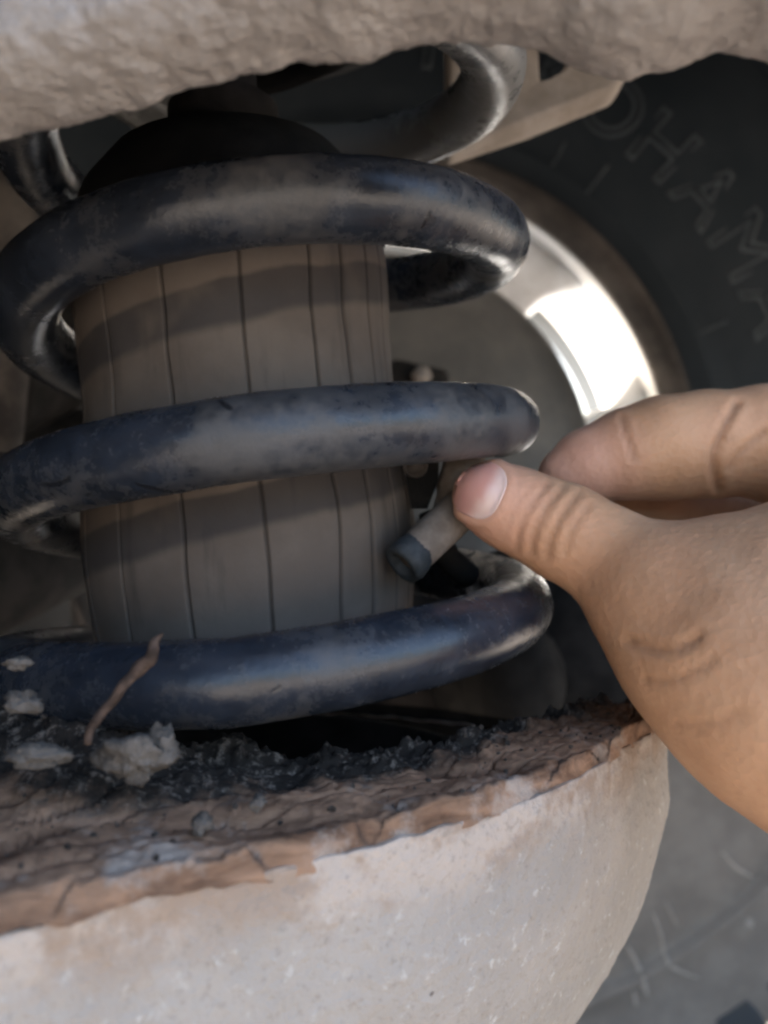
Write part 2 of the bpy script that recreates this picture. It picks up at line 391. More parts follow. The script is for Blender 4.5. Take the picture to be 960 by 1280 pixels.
# rim
rim = lathe('rim', [(0.2065, 0.006), (0.2105, -0.001), (0.2130, -0.006), (0.2115, -0.009), (0.2070, -0.0085), (0.2030, -0.003), (0.1985, 0.004), (0.1965, 0.010)], LIP, wheel, 160, 'Y')
rim.modifiers.new('t', 'SOLIDIFY').thickness = 0.002
lathe('barrel', [(0.1968, 0.0085), (0.1985, 0.016), (0.2012, 0.030), (0.2020, 0.06), (0.2020, 0.10), (0.203, 0.16), (0.209, 0.19), (0.212, 0.21)], RIM, rim, 160, 'Y').modifiers.new('t', 'SOLIDIFY').thickness = -0.002
lathe('hub_disc', [(0.020, 0.046), (0.110, 0.044), (0.118, 0.048), (0.120, 0.07), (0.02, 0.075)], RIM, rim, 96, 'Y')
NS = 8
def spoke_mesh():
    V = []; rows = 8
    for i in range(rows):
        t = i / (rows - 1); q = 0.112 + t * (0.2025 - 0.112)
        hw = R(10.5 - 2.6 * math.sin(t * math.pi) + (3.2 * max(0, t - 0.75) / 0.25)) * 0.95
        y0 = 0.046 - 0.006 * math.sin(t * math.pi)
        for (s_, yy_) in ((-1, 0.030), (-1, 0.004), (-0.82, 0.0), (-0.3, 0.003), (0.3, 0.003), (0.82, 0.0), (1, 0.004), (1, 0.030)):
            a = hw * s_; V.append((q * math.sin(a), y0 + yy_, q * math.cos(a)))
    return V, grid_faces(rows, 8, False, True)
V, Fc = spoke_mesh(); sp0 = fix_normals(mesh_obj('spoke', V, Fc, RIM, rim))
for k in range(NS):
    o = sp0 if k == 0 else sp0.copy()
    if k: sc.collection.objects.link(o)
    o.parent = rim; o.rotation_euler = (0, R(36.5 + 360 / NS * k), 0)

# brake dust shield with rolled edge and pressed rib
sh = empty('brake_dust_shield', (WCX, WY + 0.004, WCZ)); tag(sh, 'grey brown brake dust shield inside the wheel rim', 'brake shield')
lathe('plate', [(0.030, 0.004), (0.060, 0.004), (0.066, -0.004), (0.10, -0.006), (0.118, -0.004), (0.122, 0.001), (0.139, 0.001), (0.142, -0.003), (0.1435, -0.004), (0.145, -0.001), (0.145, 0.012), (0.136, 0.014), (0.03, 0.012)], SHIELD, sh, 120, 'Y')
lathe('hub', [(0.0, -0.05), (0.026, -0.05), (0.032, -0.046), (0.034, 0.008), (0.05, 0.010)], DARKMETAL, sh, 48, 'Y')
for k in range(4):
    a = R(45 + 90 * k); tube('bolt', [(0.05 * math.sin(a), -0.008, 0.05 * math.cos(a)), (0.05 * math.sin(a), 0.006, 0.05 * math.cos(a))], 0.006, BROWNMETAL, sh, 6)
# caliper bracket peeking over the coil
cb = empty('caliper_bracket', P(520, 480, 420)); tag(cb, 'small dark brown bracket behind the middle coil', 'bracket')
V, Fc = box_geo((0, 0, 0), (0.030, 0.03, 0.016), Matrix.Rotation(R(12), 3, 'Y')); o = mesh_obj('plate', V, Fc, DARKMETAL, cb, False); bevel(o, 0.004, 3)
tube('bolt', [(0.002, -0.022, 0.001), (0.002, -0.01, 0.001)], 0.005, BROWNMETAL, cb, 6)

# axle housing and knuckle: dark lumps that carry the wheel
ax = empty('axle_housing', P(60, 640, 380)); tag(ax, 'dark grimy axle housing left of the air bag', 'axle')
C = spline([P(-420, 720, 300), P(-150, 690, 330), P(30, 640, 400), P(190, 600, 470), P(400, 592, 545)], 40) - np.array(ax.location)
tube('tube', C, np.interp(np.linspace(0, 1, 40), [0, .45, .7, 1], [0.05, 0.048, 0.042, 0.03]), DARKMETAL, ax, 32)
C2 = spline([P(-60, 480, 350), P(60, 430, 420), P(150, 400, 500)], 20) - np.array(ax.location)
tube('brake_pipe_guard', C2, 0.034, DARKMETAL, ax, 20)
kn = empty('wheel_knuckle', P(700, 800, 400)); tag(kn, 'dark wheel carrier casting behind the hand and lower coil', 'wheel carrier')
def blob(name, center, rad, mat, parent, sc_n=40, amp=0.12, sub=4, seed=0, squash=(1, 1, 1)):
    bm = bmesh.new(); bmesh.ops.create_icosphere(bm, subdivisions=sub, radius=1)
    V = np.array([v.co[:] for v in bm.verts]); Fc = [[v.index for v in f.verts] for f in bm.faces]; bm.free()
    n = fbm(V + seed * 3.7, 1.3, 4, 0.55); V = V * (1 + amp * n)[:, None] * rad * np.array(squash) + np.asarray(center)
    return mesh_obj(name, V, Fc, mat, parent)
kl = np.array(kn.location)
blob('casting', P(705, 825, 400) - kl, 0.066, BLACK, kn, amp=0.10, seed=3, squash=(1.0, 0.8, 0.9))
blob('dark_backing', P(575, 745, 420) - kl, 0.036, BLACK, kn, amp=0.08, seed=12, squash=(1.5, 0.7, 0.62))  # backing blob added to keep the gap below the hose black
blob('boss', P(640, 850, 330) - kl, 0.022, BLACK, kn, amp=0.06, seed=5, squash=(0.9, 1, 1.25))
blob('casting_foot', P(520, 870, 430) - kl, 0.07, DARKMETAL, kn, amp=0.10, seed=8, squash=(1.6, 0.7, 0.7))

# shock absorber at the far left edge
sa = empty('shock_absorber', P(-10, 300, 300)); tag(sa, 'dusty shock absorber at the left edge above the spring', 'shock absorber')
s0 = np.array(sa.location)
tube('body', np.array([P(-40, 560, 300), P(-15, 270, 300), P(-8, 185, 300)]) - s0, [0.018, 0.018, 0.018], SHOCK, sa, 32)
tube('ring', np.array([P(-10, 232, 300), P(-7, 205, 300), P(-5, 180, 300)]) - s0, [0.0145, 0.0185, 0.0185], DARKMETAL, sa, 32)
V, Fc = lathe_geo([(0.0186, -0.0006), (0.0196, 0.0), (0.0186, 0.0006)], 48, 'Z'); o = mesh_obj('clip', np.array(V) + (P(-6, 190, 300) - s0), Fc, CHROME, sa)
tube('rod', np.array([P(-8, 185, 300), P(0, 20, 300)]) - s0, 0.008, DARKMETAL, sa, 20)

# chassis bracket behind the uppermost coil, with a hole
br = empty('chassis_bracket', P(720, 60, 270)); tag(br, 'dusty tan chassis bracket between uppermost coil and tyre', 'bracket')
b0 = np.array(br.location)
ring = [(560, 190), (655, 152), (772, 108), (800, 60), (800, -40), (700, -80), (560, -40)]
hole = [(676, 100), (690, 95), (705, 85), (712, 62), (706, 30), (690, 20), (674, 50)]
Fv = [P(*p, 262) - b0 for p in ring] + [P(*p, 264) - b0 for p in hole]; n = 7
o = mesh_obj('plate', Fv, [(i, (i + 1) % n, n + (i + 1) % n, n + i) for i in range(n)], BROWNMETAL, br, False)
s_ = o.modifiers.new('t', 'SOLIDIFY'); s_.thickness = 0.012; bv = o.modifiers.new('b', 'BEVEL'); bv.width = 0.003; bv.segments = 3

# ------------------------------------------------------------------ spring assembly
AX = (-0.0305, 0.192, 0.0); TILT = (0, R(-3.9), 0)
RC, RW = 0.0518, 0.0073
AXS = (-0.0255, 0.193, 0.0)      # the spring sits a little off the bag's axis
ZN = 0.0118                                   # height of the middle coil at its nearest point
spr = empty('coil_spring', AXS, (0, R(-1.0), 0))
tag(spr, 'thick dusty blue-black coil spring wound around the air bag', 'spring')
turns0, turns1 = -1.62, 3.1
th = np.linspace(turns0, turns1, 620)
a = th * 2 * math.pi - math.pi / 2
zz = ZN + PITCH * th
zz = np.where(th < -1.0, ZN - PITCH * 1.0 + (th + 1.0) * PITCH * 0.35, zz)
zz = zz - 0.0023 - 0.0023 * np.sin(a)      # leans back a little
rw = RW * np.ones(len(th))
rc = RC + 0.0020 * np.clip(1.0 - th, 0, 2.2)      # the coils widen towards the bottom
C = np.stack([rc * np.cos(a), rc * np.sin(a), zz], 1)
V, Fc = tube_geo(C, rw, 36)
cen = np.repeat(C, 36, axis=0); d = V - cen
V = cen + d * (1 + 0.022 * fbm(V, 90, 3) + 0.012 * fbm(V, 420, 2))[:, None]
fix_normals(mesh_obj('coil', V, Fc, SPRING, spr))

# air bag
bag = empty('air_bag', AX, TILT); tag(bag, 'ribbed brown dusty rubber air bag inside the coil spring', 'air bag')
bp = [(0.004, -0.040), (0.020, -0.039), (0.028, -0.036), (0.0325, -0.031), (0.0345, -0.024), (0.0356, -0.008), (0.0350, 0.006), (0.0336, 0.022), (0.0334, 0.036), (0.0338, 0.052), (0.0325, 0.062), (0.0295, 0.071), (0.023, 0.078), (0.014, 0.081), (0.009, 0.083)]
bp = spline(bp, 90) * np.array([1.035, 1.0])
# resample to more rows
NA = 1200; aa = np.arange(NA) * 2 * math.pi / NA
near = -math.pi / 2 - 0.16                    # azimuth that faces the camera
deg = (np.degrees(aa - near) + 540) % 360 - 180
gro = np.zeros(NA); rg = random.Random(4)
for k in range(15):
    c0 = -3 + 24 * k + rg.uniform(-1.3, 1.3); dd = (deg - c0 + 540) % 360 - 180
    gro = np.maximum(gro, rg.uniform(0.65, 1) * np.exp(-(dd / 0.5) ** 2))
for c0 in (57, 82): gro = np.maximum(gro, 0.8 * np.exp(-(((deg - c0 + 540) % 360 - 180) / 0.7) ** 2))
V = []; GA = []
for r_, h in bp:
    fade = min(1, max(0, (r_ - 0.012) / 0.012))
    rr = r_ - 0.0009 * gro * fade
    V.append(np.stack([rr * np.cos(aa), rr * np.sin(aa), np.full(NA, h)], 1)); GA.append(gro * fade)
V = np.vstack(V); GA = np.concatenate(GA)
nn = fbm(V, 45, 3) + 0.8 * fbm(V + 3, 22, 2); V[:, 0] *= 1 + 0.014 * nn; V[:, 1] *= 1 + 0.014 * nn
tw_ = 0.05 * fbm(np.stack([V[:, 0] * 0, V[:, 1] * 0, V[:, 2]], 1), 30, 2) + 0.012 * fbm(V, 60, 2)
V[:, 0], V[:, 1] = V[:, 0] * np.cos(tw_) - V[:, 1] * np.sin(tw_), V[:, 0] * np.sin(tw_) + V[:, 1] * np.cos(tw_)
# straight sub-millimetre crown between ribs
fix_normals(mesh_obj('sleeve', V, grid_faces(len(bp), NA, False, True), BAG, bag, True, {'groove': np.clip(GA * 1.0, 0, 1)}))
lathe('top_neck', [(0.0, 0.079), (0.0115, 0.080), (0.0125, 0.0845), (0.0125, 0.092), (0.008, 0.096), (0.008, 0.125), (0, 0.126)], DARKMETAL, bag, 40)
lathe('shade_cap', [(0.0352, 0.0600), (0.0350, 0.0645), (0.0318, 0.0720), (0.0255, 0.0795), (0.0150, 0.0830), (0.006, 0.0835)], BLACK, bag, 96)  # black cap puts the upper recess's darkness into the bag's dome
# the rub marks sit a little below each coil
# coil phase at azimuth a: z = ZN + PITCH*((a+pi/2)/2pi)  ->  z/P - a/2pi = ZN/P + .25
ph0 = (ZN - 0.0128 + 0.3) / PITCH + 0.25
MARK.outputs[0].default_value = (0.485 - ph0) % 1.0

# upper seat
us = empty('upper_spring_seat', AX, TILT); tag(us, 'dark rubber upper spring seat in the shadow above the coils', 'spring seat')
lathe('rubber_ring', [(0.030, 0.142), (0.034, 0.122), (0.044, 0.118), (0.050, 0.126), (0.066, 0.130), (0.072, 0.142)], BLACK, us, 72)
lathe('steel_cup', [(0.0, 0.136), (0.022, 0.134), (0.026, 0.112), (0.031, 0.110), (0.033, 0.114), (0.034, 0.140), (0.080, 0.146), (0.084, 0.142), (0.086, 0.150), (0.0, 0.160)], BLACK, us, 72)

# air fitting: hose stub, elbow body, black tab with rivet
ft = empty('air_hose_fitting', P(570, 630, 176)); tag(ft, 'stubby brown hose fitting under the thumb beside the air bag', 'hose fitting')
f0 = np.array(ft.location)
C = spline([P(509, 700, 164.5), P(530, 680, 167), P(560, 652, 172), P(592, 622, 178)], 16) - f0
tube('hose', C, np.linspace(0.0040, 0.0043, 16), HOSE, ft, 28)
dirv = C[0] - C[2]; dirv /= np.linalg.norm(dirv)
c0 = C[0] - dirv * 0.0006
# rubber end: ring with a real bore
def oriented_lathe(name, prof, center, axis, mat, parent, seg=32, nz=0):
    V, Fc = lathe_geo(prof, seg, 'Z'); q = Vector(axis).to_track_quat('Z', 'Y').to_matrix()
    V = np.array(V)
    if nz: V *= (1 + nz * fbm(V, 500, 2))[:, None]
    return fix_normals(mesh_obj(name, V @ np.array(q).T + center, Fc, mat, parent))
eo = oriented_lathe('hose_end', [(0.0039, -0.003), (0.0044, -0.001), (0.0046, 0.0008), (0.0043, 0.0022), (0.0036, 0.0026), (0.0026, 0.0022), (0.0022, 0.001), (0.0021, -0.006), (0.0, -0.0062)], c0, dirv, HOSEEND, ft, nz=0.05)
C = spline([P(592, 520, 190), P(584, 560, 187), P(572, 605, 183), P(560, 648, 180)], 16) - f0
tube('elbow_body', C, [0.0042] * 4 + [0.0044] * 8 + [0.0038] * 4, HOSE, ft, 24)
tab = [(506, 552), (548, 548), (548, 600), (534, 636), (514, 636), (508, 600)]
V = [P(*p, 179) - f0 for p in tab]
o = mesh_obj('tab', V, [tuple(range(6))], BLACK, ft, False); s_ = o.modifiers.new('t', 'SOLIDIFY'); s_.thickness = 0.002; s_.offset = 0
oriented_lathe('rivet', [(0.0, 0.0016), (0.0015, 0.0015), (0.0017, 0.0008), (0.0021, 0.0008), (0.0023, 0.0016), (0.0027, 0.0014), (0.0028, -0.001)], P(519, 581, 177) - f0, (0, -1, 0), SHOCK, ft)
C = spline([P(540, 640, 182), P(555, 690, 184), P(585, 720, 190)], 10) - f0
tube('lower_stub', C, 0.003, BLACK, ft, 16)

# ------------------------------------------------------------------ lower arm
arm = empty('lower_control_arm', P(400, 1100, 130)); tag(arm, 'large dust-grey lower control arm with crusted rusty rim', 'control arm')
a0 = np.array(arm.location)
EDGE = [(-300, 1240), (-150, 1195), (0, 1150), (150, 1115), (330, 1077), (480, 1042), (600, 1008), (720, 962), (800, 915)]
ZR = -45.0
plan = [(-150, 38), (-95, 65)]
for px_, py_ in EDGE[2:]:
    dd = -ZR * F / (py_ - 640); plan.append(((px_ - 480) / F * dd, dd))
plan += [(64.3, 191), (65.5, 208), (61, 232), (44, 262), (8, 285), (-40, 292), (-110, 285), (-170, 270)]
plan = spline(plan, 420)
# evenly spaced
sgl = np.r_[0, np.cumsum(np.linalg.norm(np.diff(plan, axis=0), axis=1))]; su = np.linspace(0, sgl[-1], 420)
plan = np.stack([np.interp(su, sgl, plan[:, 0]), np.interp(su, sgl, plan[:, 1])], 1)
tn = np.gradient(plan, axis=0); tn /= np.linalg.norm(tn, axis=1)[:, None]
nin = np.stack([-tn[:, 1], tn[:, 0]], 1)          # inward
profw = spline([(5.0, -46.5), (1.5, -44.6), (0.0, -46), (0, -56), (0.2, -66), (2.6, -78), (8, -93), (17, -108), (32, -122), (52, -131), (75, -135)], 90)
V = []; RA = []
for off, h in profw:
    q = plan + (np.array([-31.0, 192.0]) - plan) * (off / 97.0); far = np.clip((plan[:, 1] - 196) / 30, 0, 1) * 22; V.append(np.stack([q[:, 0], q[:, 1], np.minimum(h, -45.0 - far) - 0.02 * (h + 135)], 1)); RA.append(np.full(len(q), max(0, 1 - max(0, -45.0 - h) / 24)))
V = np.vstack(V); RA = np.concatenate(RA)
nrm = np.tile(nin, (len(profw), 1))
disp = 0.55 * fbm(V, 0.06, 4) + 0.22 * np.clip(fbm(V, 0.5, 3), -1, 1) + 0.9 * np.clip(fbm(V, 0.035, 3) - 0.35, 0, 1)
V[:, 0] -= nrm[:, 0] * disp; V[:, 1] -= nrm[:, 1] * disp; V[:, 2] += 0.9 * fbm(V, 0.11, 3) * (RA > 0.6) * 0.8
fix_normals(mesh_obj('wall', V * 0.001 - a0, grid_faces(len(profw), 420), ARM, arm, True, {'rim': RA}))

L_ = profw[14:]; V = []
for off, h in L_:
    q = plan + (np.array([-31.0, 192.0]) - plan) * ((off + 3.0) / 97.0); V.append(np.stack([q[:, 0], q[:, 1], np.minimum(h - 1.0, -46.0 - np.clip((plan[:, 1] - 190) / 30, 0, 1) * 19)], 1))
fix_normals(mesh_obj('shade_lining', np.vstack(V) * 0.001 - a0, grid_faces(len(L_), 420), BLACK, arm))  # black sheet that paints the pit's shade on the inside of the arm
# crust ledge: from outer edge inwards
INNER = [(-300, 905), (-150, 915), (0, 925), (100, 945), (230, 950), (400, 942), (580, 930), (640, 902), (740, 882), (800, 872), (830, 868)]
OUT = [(-300, 1238), (-150, 1193), (0, 1150), (100, 1128), (230, 1098), (400, 1060), (580, 1014), (640, 992), (740, 952), (800, 912), (836, 890)]
NU, NV = 520, 90
def to_plan(L, z):
    r = []
    for px_, py_ in L:
        dd = -z * F / (py_ - 640); r.append(((px_ - 480) / F * dd, dd))
    return spline(r, NU)
Po = to_plan(OUT, ZR - 0.3); Pi = to_plan(INNER, -44.0)
vv = np.r_[np.linspace(0, 0.03, 7)[:-1], np.linspace(0.03, 1.22, NV - 6)]
V = []; IN = []; CR = []
for v in vv:
    q = Po + (Pi - Po) * min(v, 1.0)
    if v > 1: q = q + (np.array([-31.0, 200.0]) - q) * 0.9 * (v - 1.0)
    pxu = np.linspace(-300, 836, NU)
    P3 = np.stack([q[:, 0], q[:, 1], np.full(NU, 0.0)], 1)
    wid = np.linalg.norm(Pi - Po, axis=1)
    strat = v * wid * 0.16 + 0.7 * fbm(P3, 0.06, 3)
    step = (strat - np.floor(strat)); stairs = np.floor(strat) * 1.0 + np.clip(step * 4, 0, 1)
    h = ZR + 0.7 + 1.0 * fbm(P3, 0.12, 4) * min(1, v * 5 + .3) + 1.5 * (np.clip(step * 5, 0, 1) - 0.5) + 0.45 * np.abs(fbm(P3, 0.5, 2))
    h = h + np.clip(2.4 * fbm(P3, 0.2, 4, .6), -1.0, 3.0) * np.clip(v * 1.8 - 0.6, 0, 1)
    mound = np.exp(-((pxu + 30) / 150) ** 2) * np.clip((v - 0.35) * 2.2, 0, 1) * 11
    h = h + mound
    if v > 1.0: h = h - 46 * ((v - 1.0) / 0.22) ** 1.1
    if v < 0.03:
        dn = (Po - Pi) / np.linalg.norm(Po - Pi, axis=1)[:, None]; k_ = 1 - v / 0.03
        q = q + dn * (0.9 + 0.5 * fbm(P3, 0.2, 2))[:, None] * k_ ** 0.5; h = h * (1 - k_) + k_ * (ZR - 2.6 + 1.3 * fbm(P3, 0.15, 3))
    V.append(np.stack([q[:, 0], q[:, 1], h], 1)); IN.append(np.full(NU, min(v, 1.2)) * np.clip(1.25 - (pxu - 100) / 900, 0.45, 1.25))
    CR.append(np.exp(-(np.minimum(step, 1 - step) / 0.06) ** 2) * (fbm(P3, 0.09, 2) > -0.1))
V = np.vstack(V)
V = V + 0.35 * np.stack([fbm(V + 50, 0.4, 2), fbm(V + 90, 0.4, 2), V[:, 0] * 0], 1)
fix_normals(mesh_obj('crust', V * 0.001 - a0, grid_faces(NV, NU), CRUST, arm, True, {'inward': np.concatenate(IN), 'crack': np.concatenate(CR)}))
crustV = V
# pan bottom that carries the spring
pan = lathe('spring_pan', [(0.0, -0.072), (0.046, -0.072), (0.050, -0.068), (0.055, -0.060), (0.058, -0.060), (0.058, -0.080), (0, -0.085)], DARKMETAL, arm, 64)
pan.location = np.array(AX) - a0

# clumps and grains of dirt lying on the arm
random.seed(7)
clumps = [((172, 946), 118, 36, 'largest pale dirt clump on the crust below the twig', (1.25, 0.8, 0.75)), ((203, 930), 119, 20, 'upright pale dirt lump against the largest clump below the twig', (0.8, 0.8, 1.3)),
          ((22, 829), 122, 14, 'small pale dirt lump at left edge, level with the twig tip', (1.3, 0.9, 0.6)), ((30, 878), 121, 17, 'grey dirt lump at left edge below the small pale one', (1.2, 0.8, 0.7)),
          ((45, 945), 116, 26, 'flat tan dirt lump at left edge beside the largest clump', (1.7, 0.8, 0.5)), ((322, 1003), 117, 10, 'tiny grey pebble on the crust to the right of the largest clump', (1, 1, 1)),
          ((250, 1030), 112, 13, 'small dark-tan pebble low on the crust below the largest clump', (1, 1, 0.9))]
for i, ((px_, py_), d_, rp, lab, sq) in enumerate(clumps):
    e = P(px_, py_, d_); rmm = rp / F * d_ * 0.001
    bm = bmesh.new(); bmesh.ops.create_icosphere(bm, subdivisions=4, radius=1)
    V = np.array([v.co[:] for v in bm.verts]); Fc = [[v.index for v in f.verts] for f in bm.faces]; bm.free()
    n = fbm(V + i * 5.1, 1.3, 5, 0.6); V = V * (1 + 0.45 * n)[:, None] * rmm * np.array(sq)
    o = mesh_obj('dirt_clump', V, Fc, CLUMP); o.location = e; tag(o, lab, 'dirt clump', 'dirt clumps on the arm')
# loose grit as one mass
bm = bmesh.new(); bmesh.ops.create_icosphere(bm, subdivisions=1, radius=1)
bV = np.array([v.co[:] for v in bm.verts]); bF = [[v.index for v in f.verts] for f in bm.faces]; bm.free()
GV, GF = [], []; rs = np.random.RandomState(3); cv = crustV.reshape(NV, NU, 3)
for k in range(800):
    i = int(74 - 66 * rs.rand() ** 1.6); j = rs.randint(60, NU)
    p = cv[i, j]; s_ = 0.10 + 0.5 * rs.rand() ** 5
    vv_ = bV * (1 + 0.5 * (rs.rand(len(bV), 1) - .5)) * s_ * (0.7 + 0.6 * rs.rand(3)) + p + [0, 0, s_ * 0.3]
    GF += [[q + len(GV) * len(bV) for q in f] for f in bF]; GV.append(vv_)
o = mesh_obj('grit', np.vstack(GV) * 0.001 - a0, GF, GRIT, arm, False); o['kind'] = 'stuff'

# rusty wire end standing out of the dirt
tw = np.array(P(120, 915, 118)); C = spline([P(108, 930, 118), P(126, 900, 118), P(150, 860, 118.5), P(172, 838, 119), P(190, 818, 119), P(196, 803, 119.5), P(205, 793, 120)], 40) - tw
C = C + 0.0005 * np.stack([fbm(C + 3, 300, 2), fbm(C + 5, 300, 2), fbm(C + 9, 300, 2)], 1)
V, Fc = tube_geo(C, np.interp(np.linspace(0, 1, 40), [0, .45, .5, .8, 1], [0.0006, 0.0008, 0.0011, 0.0007, 0.0002]), 12)
o = fix_normals(mesh_obj('twig', V, Fc, WIRE)); o.location = tw; tag(o, 'thin reddish twig sticking up in front of the lowest coil', 'twig')

# ------------------------------------------------------------------ mud-caked beam across the top
bm_ = empty('chassis_beam', P(480, 20, 100)); tag(bm_, 'mud-caked chassis beam across the top of the view', 'beam')
b0 = np.array(bm_.location)
LOW = [(-500, 300), (-250, 232), (0, 164), (80, 148), (150, 128), (220, 104), (300, 84), (380, 74), (440, 70), (500, 48), (560, 44), (640, 46), (700, 52), (740, 80), (775, 90), (830, 88), (880, 76), (930, 54), (960, 58), (1050, 84), (1300, 170)]
TOP = [(-500, -1250), (780, -1250), (868, -140), (885, -30), (900, -2), (930, 10), (960, 24), (1000, 50), (1050, 78), (1300, 170)]
NU, NV = 560, 170
pxs = np.linspace(-500, 1150, NU)
low = np.interp(pxs, *zip(*LOW)); top = np.interp(pxs, *zip(*TOP))
low = np.convolve(np.pad(low, 6, 'edge'), np.ones(13) / 13, 'valid')
D0 = 97.0
xl = (pxs - 480) / F * D0; zl = (640 - low) / F * D0 + 3.6; zt = (640 - top) / F * D0
V = []
for v in np.linspace(0, 1, NV):
    # walk: back top -> back bottom -> rounded bottom -> front -> top
    if v < 0.15: t = v / 0.15; yy_ = np.full(NU, 117.0); z_ = zt * 1.3 + 4 + (zl * 1.22 + 6 - zt * 1.3 - 4) * t
    elif v < 0.45:
        t = (v - 0.15) / 0.30; ang = math.pi * t; yy_ = np.full(NU, 104.5 + 12.5 * math.cos(ang)); z_ = (zl + 5 - 5 * math.sin(ang)) if ang > math.pi / 2 else zl + (zl * 0.22 + 6) * (1 - math.sin(ang)) + zl * 0.09 * math.cos(ang)
    else: t = (v - 0.45) / 0.55; yy_ = 92.0 - 7 * np.sin(np.full(NU, t) * 1.5); z_ = zl + 5 + (zt - zl - 5) * t
    V.append(np.stack([xl, yy_, z_], 1))
V = np.vstack(V)
n1 = fbm(V, 0.09, 5, 0.55); n2 = fbm(V + 40, 0.45, 3); n3 = np.clip(fbm(V + 80, 0.2, 3), 0, 1)
o = mesh_obj('mud_skin', V * 0.001 - b0, grid_faces(NV, NU, True, False), MUD, bm_); fix_normals(o)
N = np.empty(len(V) * 3); o.data.vertices.foreach_get('normal', N); N = N.reshape(-1, 3)
V2 = V + N * (0.6 * n1 + 0.25 * n2 + 0.6 * n3)[:, None]
o.data.vertices.foreach_set('co', (V2 * 0.001 - b0).ravel()); o.data.update()
# ------------------------------------------------------------------ hand
def chain(L): return [(P(a, b, c), r / F * c * 0.001) for a, b, c, r in L]
thumb = chain([(609, 620, 166, 44), (630, 631, 166.5, 48), (655, 642, 167, 51), (700, 663, 166, 57), (722, 674, 165, 57), (765, 700, 163, 62), (822, 742, 158, 78), (882, 800, 152, 98), (988, 862, 145, 138)])
palm = [chain([(988, 862, 145, 138), (1130, 930, 138, 168), (1430, 1080, 122, 210)]),
        chain([(822, 742, 158, 70), (900, 736, 158, 84), (990, 740, 156, 98), (1110, 720, 162, 130)]),
        chain([(882, 800, 152, 98), (1000, 790, 155, 130), (1110, 720, 162, 130)]),
        chain([(988, 862, 145, 138), (1110, 780, 158, 140), (1150, 650, 172, 90)]),
        chain([(1130, 930, 138, 160), (1170, 800, 165, 120), (1170, 700, 180, 85)])]
index = chain([(706, 594, 187, 33), (735, 582, 187.5, 44), (785, 568, 188, 55), (830, 560, 188, 63), (880, 555, 189, 65), (960, 552, 188, 69), (1060, 588, 180, 85), (1110, 700, 165, 110)])
middle = chain([(775, 630, 214, 40), (830, 632, 218, 48), (900, 632, 222, 52), (985, 625, 222, 56), (1080, 620, 208, 66), (1150, 660, 184, 80)])
ringf = chain([(905, 770, 212, 44), (935, 735, 222, 50), (985, 715, 226, 56), (1090, 700, 208, 64), (1170, 730, 180, 78)])
little = chain([(915, 845, 205, 38), (945, 815, 214, 43), (990, 795, 216, 48), (1090, 780, 202, 56), (1170, 800, 176, 70)])
groups = [(thumb, 0.004), (index, 0.0035), (middle, 0.003), (ringf, 0.003), (little, 0.003)]
# coarse union of spheres -> voxel remesh -> projected on the smooth-union distance field
bm = bmesh.new()
for ch in [thumb, index, middle, ringf, little] + palm:
    for (p0, r0), (p1, r1) in zip(ch[:-1], ch[1:]):
        L = np.linalg.norm(p1 - p0); k = max(2, int(L / (0.22 * min(r0, r1))) + 1)
        for t in np.linspace(0, 1, k):
            bmesh.ops.create_icosphere(bm, subdivisions=2, radius=r0 + (r1 - r0) * t, matrix=Matrix.Translation(Vector(p0 + (p1 - p0) * t)))
me = bpy.data.meshes.new('tmp'); bm.to_mesh(me); bm.free()
to = bpy.data.objects.new('tmp', me); sc.collection.objects.link(to)
rm = to.modifiers.new('r', 'REMESH'); rm.mode = 'VOXEL'; rm.voxel_size = 0.00085
sm = to.modifiers.new('s', 'SMOOTH'); sm.iterations = 6; sm.factor = 0.5
dg = bpy.context.evaluated_depsgraph_get(); hm = bpy.data.meshes.new_from_object(to.evaluated_get(dg))
bpy.data.objects.remove(to, do_unlink=True)
HV = np.empty(len(hm.vertices) * 3); hm.vertices.foreach_get('co', HV); HV = HV.reshape(-1, 3)
def seg_sd(p, ch):
    d = None
    for (p0, r0), (p1, r1) in zip(ch[:-1], ch[1:]):
        ba = p1 - p0; t = np.clip(((p - p0) @ ba) / (ba @ ba), 0, 1)
        q = np.linalg.norm(p - p0 - t[:, None] * ba, axis=1) - (r0 + (r1 - r0) * t)
        d = q if d is None else smin(d, q, 0.0025)
    return d
def smin(a, b, k):
    h = np.clip(0.5 + 0.5 * (b - a) / k, 0, 1); return b + (a - b) * h - k * h * (1 - h)
def sdf(p):
    d = None
    for ch in palm:
        q = seg_sd(p, ch); d = q if d is None else smin(d, q, 0.012)
    fing = None
    for ch, k in groups:
        q = seg_sd(p, ch); fing = q if fing is None else smin(fing, q, 0.0012)
    return smin(d, fing, 0.006)
e = 2e-5
for it in range(5):
    f = sdf(HV); G = np.stack([sdf(HV + np.eye(3)[k] * e) - f for k in range(3)], 1) / e
    HV -= np.clip(f, -0.001, 0.001)[:, None] * G / np.maximum((G * G).sum(1), 0.3)[:, None]
Gn = G / np.linalg.norm(G, axis=1)[:, None]
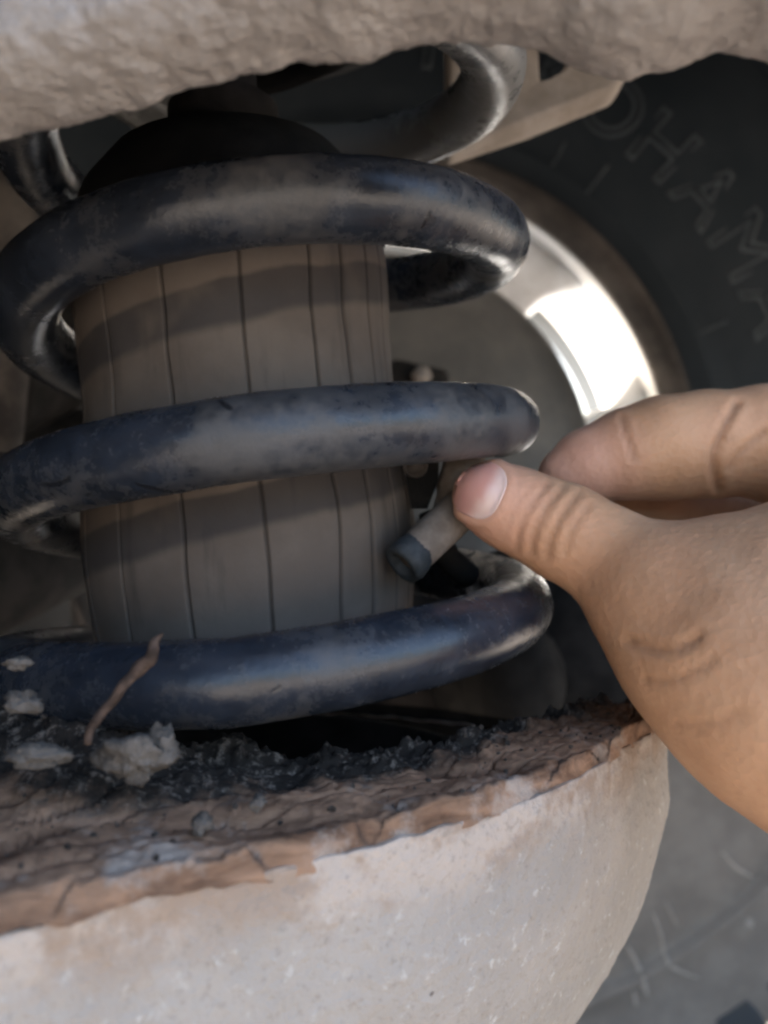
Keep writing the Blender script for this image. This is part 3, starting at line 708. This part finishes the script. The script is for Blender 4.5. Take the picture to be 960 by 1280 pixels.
# creases and knuckle folds, pressed into the side that shows
pxh = 480 + HV[:, 0] / HV[:, 1] * F; pyh = 640 - HV[:, 2] / HV[:, 1] * F
front = Gn[:, 1] < 0.15
def pdist(pts):
    best = np.full(len(HV), 1e9)
    L = spline(pts, 24)
    for q0, q1 in zip(L[:-1], L[1:]):
        ba = q1 - q0; t = np.clip(((pxh - q0[0]) * ba[0] + (pyh - q0[1]) * ba[1]) / (ba @ ba), 0, 1)
        best = np.minimum(best, np.hypot(pxh - q0[0] - t * ba[0], pyh - q0[1] - t * ba[1]))
    return best
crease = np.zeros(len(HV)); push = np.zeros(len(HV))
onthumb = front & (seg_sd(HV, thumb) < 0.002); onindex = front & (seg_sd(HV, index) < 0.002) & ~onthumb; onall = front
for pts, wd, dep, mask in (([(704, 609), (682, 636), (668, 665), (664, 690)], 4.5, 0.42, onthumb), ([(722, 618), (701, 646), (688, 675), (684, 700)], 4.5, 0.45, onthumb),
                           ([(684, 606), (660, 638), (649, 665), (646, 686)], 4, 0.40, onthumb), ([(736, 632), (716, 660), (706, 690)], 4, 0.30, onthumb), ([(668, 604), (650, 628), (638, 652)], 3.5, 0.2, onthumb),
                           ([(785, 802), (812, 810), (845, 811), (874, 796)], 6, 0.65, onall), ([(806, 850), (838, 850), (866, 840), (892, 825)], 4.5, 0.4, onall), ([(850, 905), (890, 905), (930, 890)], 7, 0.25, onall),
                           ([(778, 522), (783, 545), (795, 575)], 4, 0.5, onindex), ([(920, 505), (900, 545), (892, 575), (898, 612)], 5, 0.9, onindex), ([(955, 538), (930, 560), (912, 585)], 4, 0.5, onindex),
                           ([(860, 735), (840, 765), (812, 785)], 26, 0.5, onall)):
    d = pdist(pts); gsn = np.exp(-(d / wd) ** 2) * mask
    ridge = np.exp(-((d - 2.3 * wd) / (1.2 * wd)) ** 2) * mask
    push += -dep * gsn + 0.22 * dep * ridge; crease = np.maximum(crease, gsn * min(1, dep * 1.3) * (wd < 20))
# nail bed: the finger tip flattens under the nail
TA = np.array([-0.91, -0.415]); TP = np.array([0.415, -0.91]); NC = np.array([599, 611])
un = ((pxh - NC[0]) * TA[0] + (pyh - NC[1]) * TA[1]) / 31; vn = ((pxh - NC[0]) * TP[0] + (pyh - NC[1]) * TP[1]) / 37
sup = (np.abs(un) ** 2.8 + np.abs(vn) ** 2.8) ** (1 / 2.8)
push += np.where(onthumb, -0.30 * np.clip((1.0 - sup) * 6, 0, 1) + 0.5 * np.exp(-((sup - 1.13) / 0.11) ** 2) * (un < 0.55), 0)
push += 0.10 * fbm(HV, 120, 3)
HV = HV + Gn * (push * 0.001)[:, None]
tipd = np.linalg.norm(HV - thumb[0][0], axis=1); pink = np.clip(1.25 - tipd / 0.012, 0, 1)
tipd2 = np.linalg.norm(HV - index[0][0], axis=1); pink = np.maximum(pink, np.clip(1.3 - tipd2 / 0.016, 0, 0.8))
person = empty('person', tuple(thumb[0][0])); tag(person, 'bare hand reaching in from the right, thumb pressing the hose fitting', 'person')
p0 = np.array(person.location)
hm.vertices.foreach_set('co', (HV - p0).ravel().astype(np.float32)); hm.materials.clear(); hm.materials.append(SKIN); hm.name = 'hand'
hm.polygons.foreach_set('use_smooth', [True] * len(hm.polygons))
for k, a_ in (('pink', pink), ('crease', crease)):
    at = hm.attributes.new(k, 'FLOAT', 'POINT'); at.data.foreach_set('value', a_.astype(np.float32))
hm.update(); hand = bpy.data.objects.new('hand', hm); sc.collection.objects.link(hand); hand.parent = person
# thumb nail: a curved plate laid on the nail bed
bvh = BVHTree.FromPolygons([Vector(v) for v in HV], [p.vertices[:] for p in hm.polygons])
NR, NT = 14, 48; V = []; PA = []
for lay in (0, 1):
    for i in range(NR):
        for j in range(NT):
            q = i / (NR - 1); a_ = 2 * math.pi * j / NT
            cu, su_ = math.cos(a_), math.sin(a_); k = (abs(cu) ** 2.8 + abs(su_) ** 2.8) ** (-1 / 2.8)
            uu, vv_ = q * k * cu, q * k * su_
            px_, py_ = NC + TA * uu * 31 + TP * vv_ * 37
            dirr = Vector(P(px_, py_, 1000)).normalized(); hit, nr, _, dist = bvh.ray_cast(Vector((0, 0, 0)), dirr)
            if hit is None: hit = Vector(V[-1]); nr = -dirr
            hit = Vector(hit) + (-dirr) * ((0.00028 - 0.00018 * q ** 4) if lay == 0 else -0.0008)
            V.append(tuple(hit)); PA.append(0.5 - 0.5 * uu - 0.10 * vv_)
Fc = grid_faces(NR, NT, False, True); n = NR * NT
Fc2 = [tuple(x_ + n for x_ in f[::-1]) for f in Fc]
rimf = [((NR - 1) * NT + j, (NR - 1) * NT + (j + 1) % NT, n + (NR - 1) * NT + (j + 1) % NT, n + (NR - 1) * NT + j) for j in range(NT)]
nail = mesh_obj('thumbnail', np.array(V) - p0, Fc + Fc2 + rimf, NAIL, hand, True, {'pale': PA})
fix_normals(nail)
print('scene built')
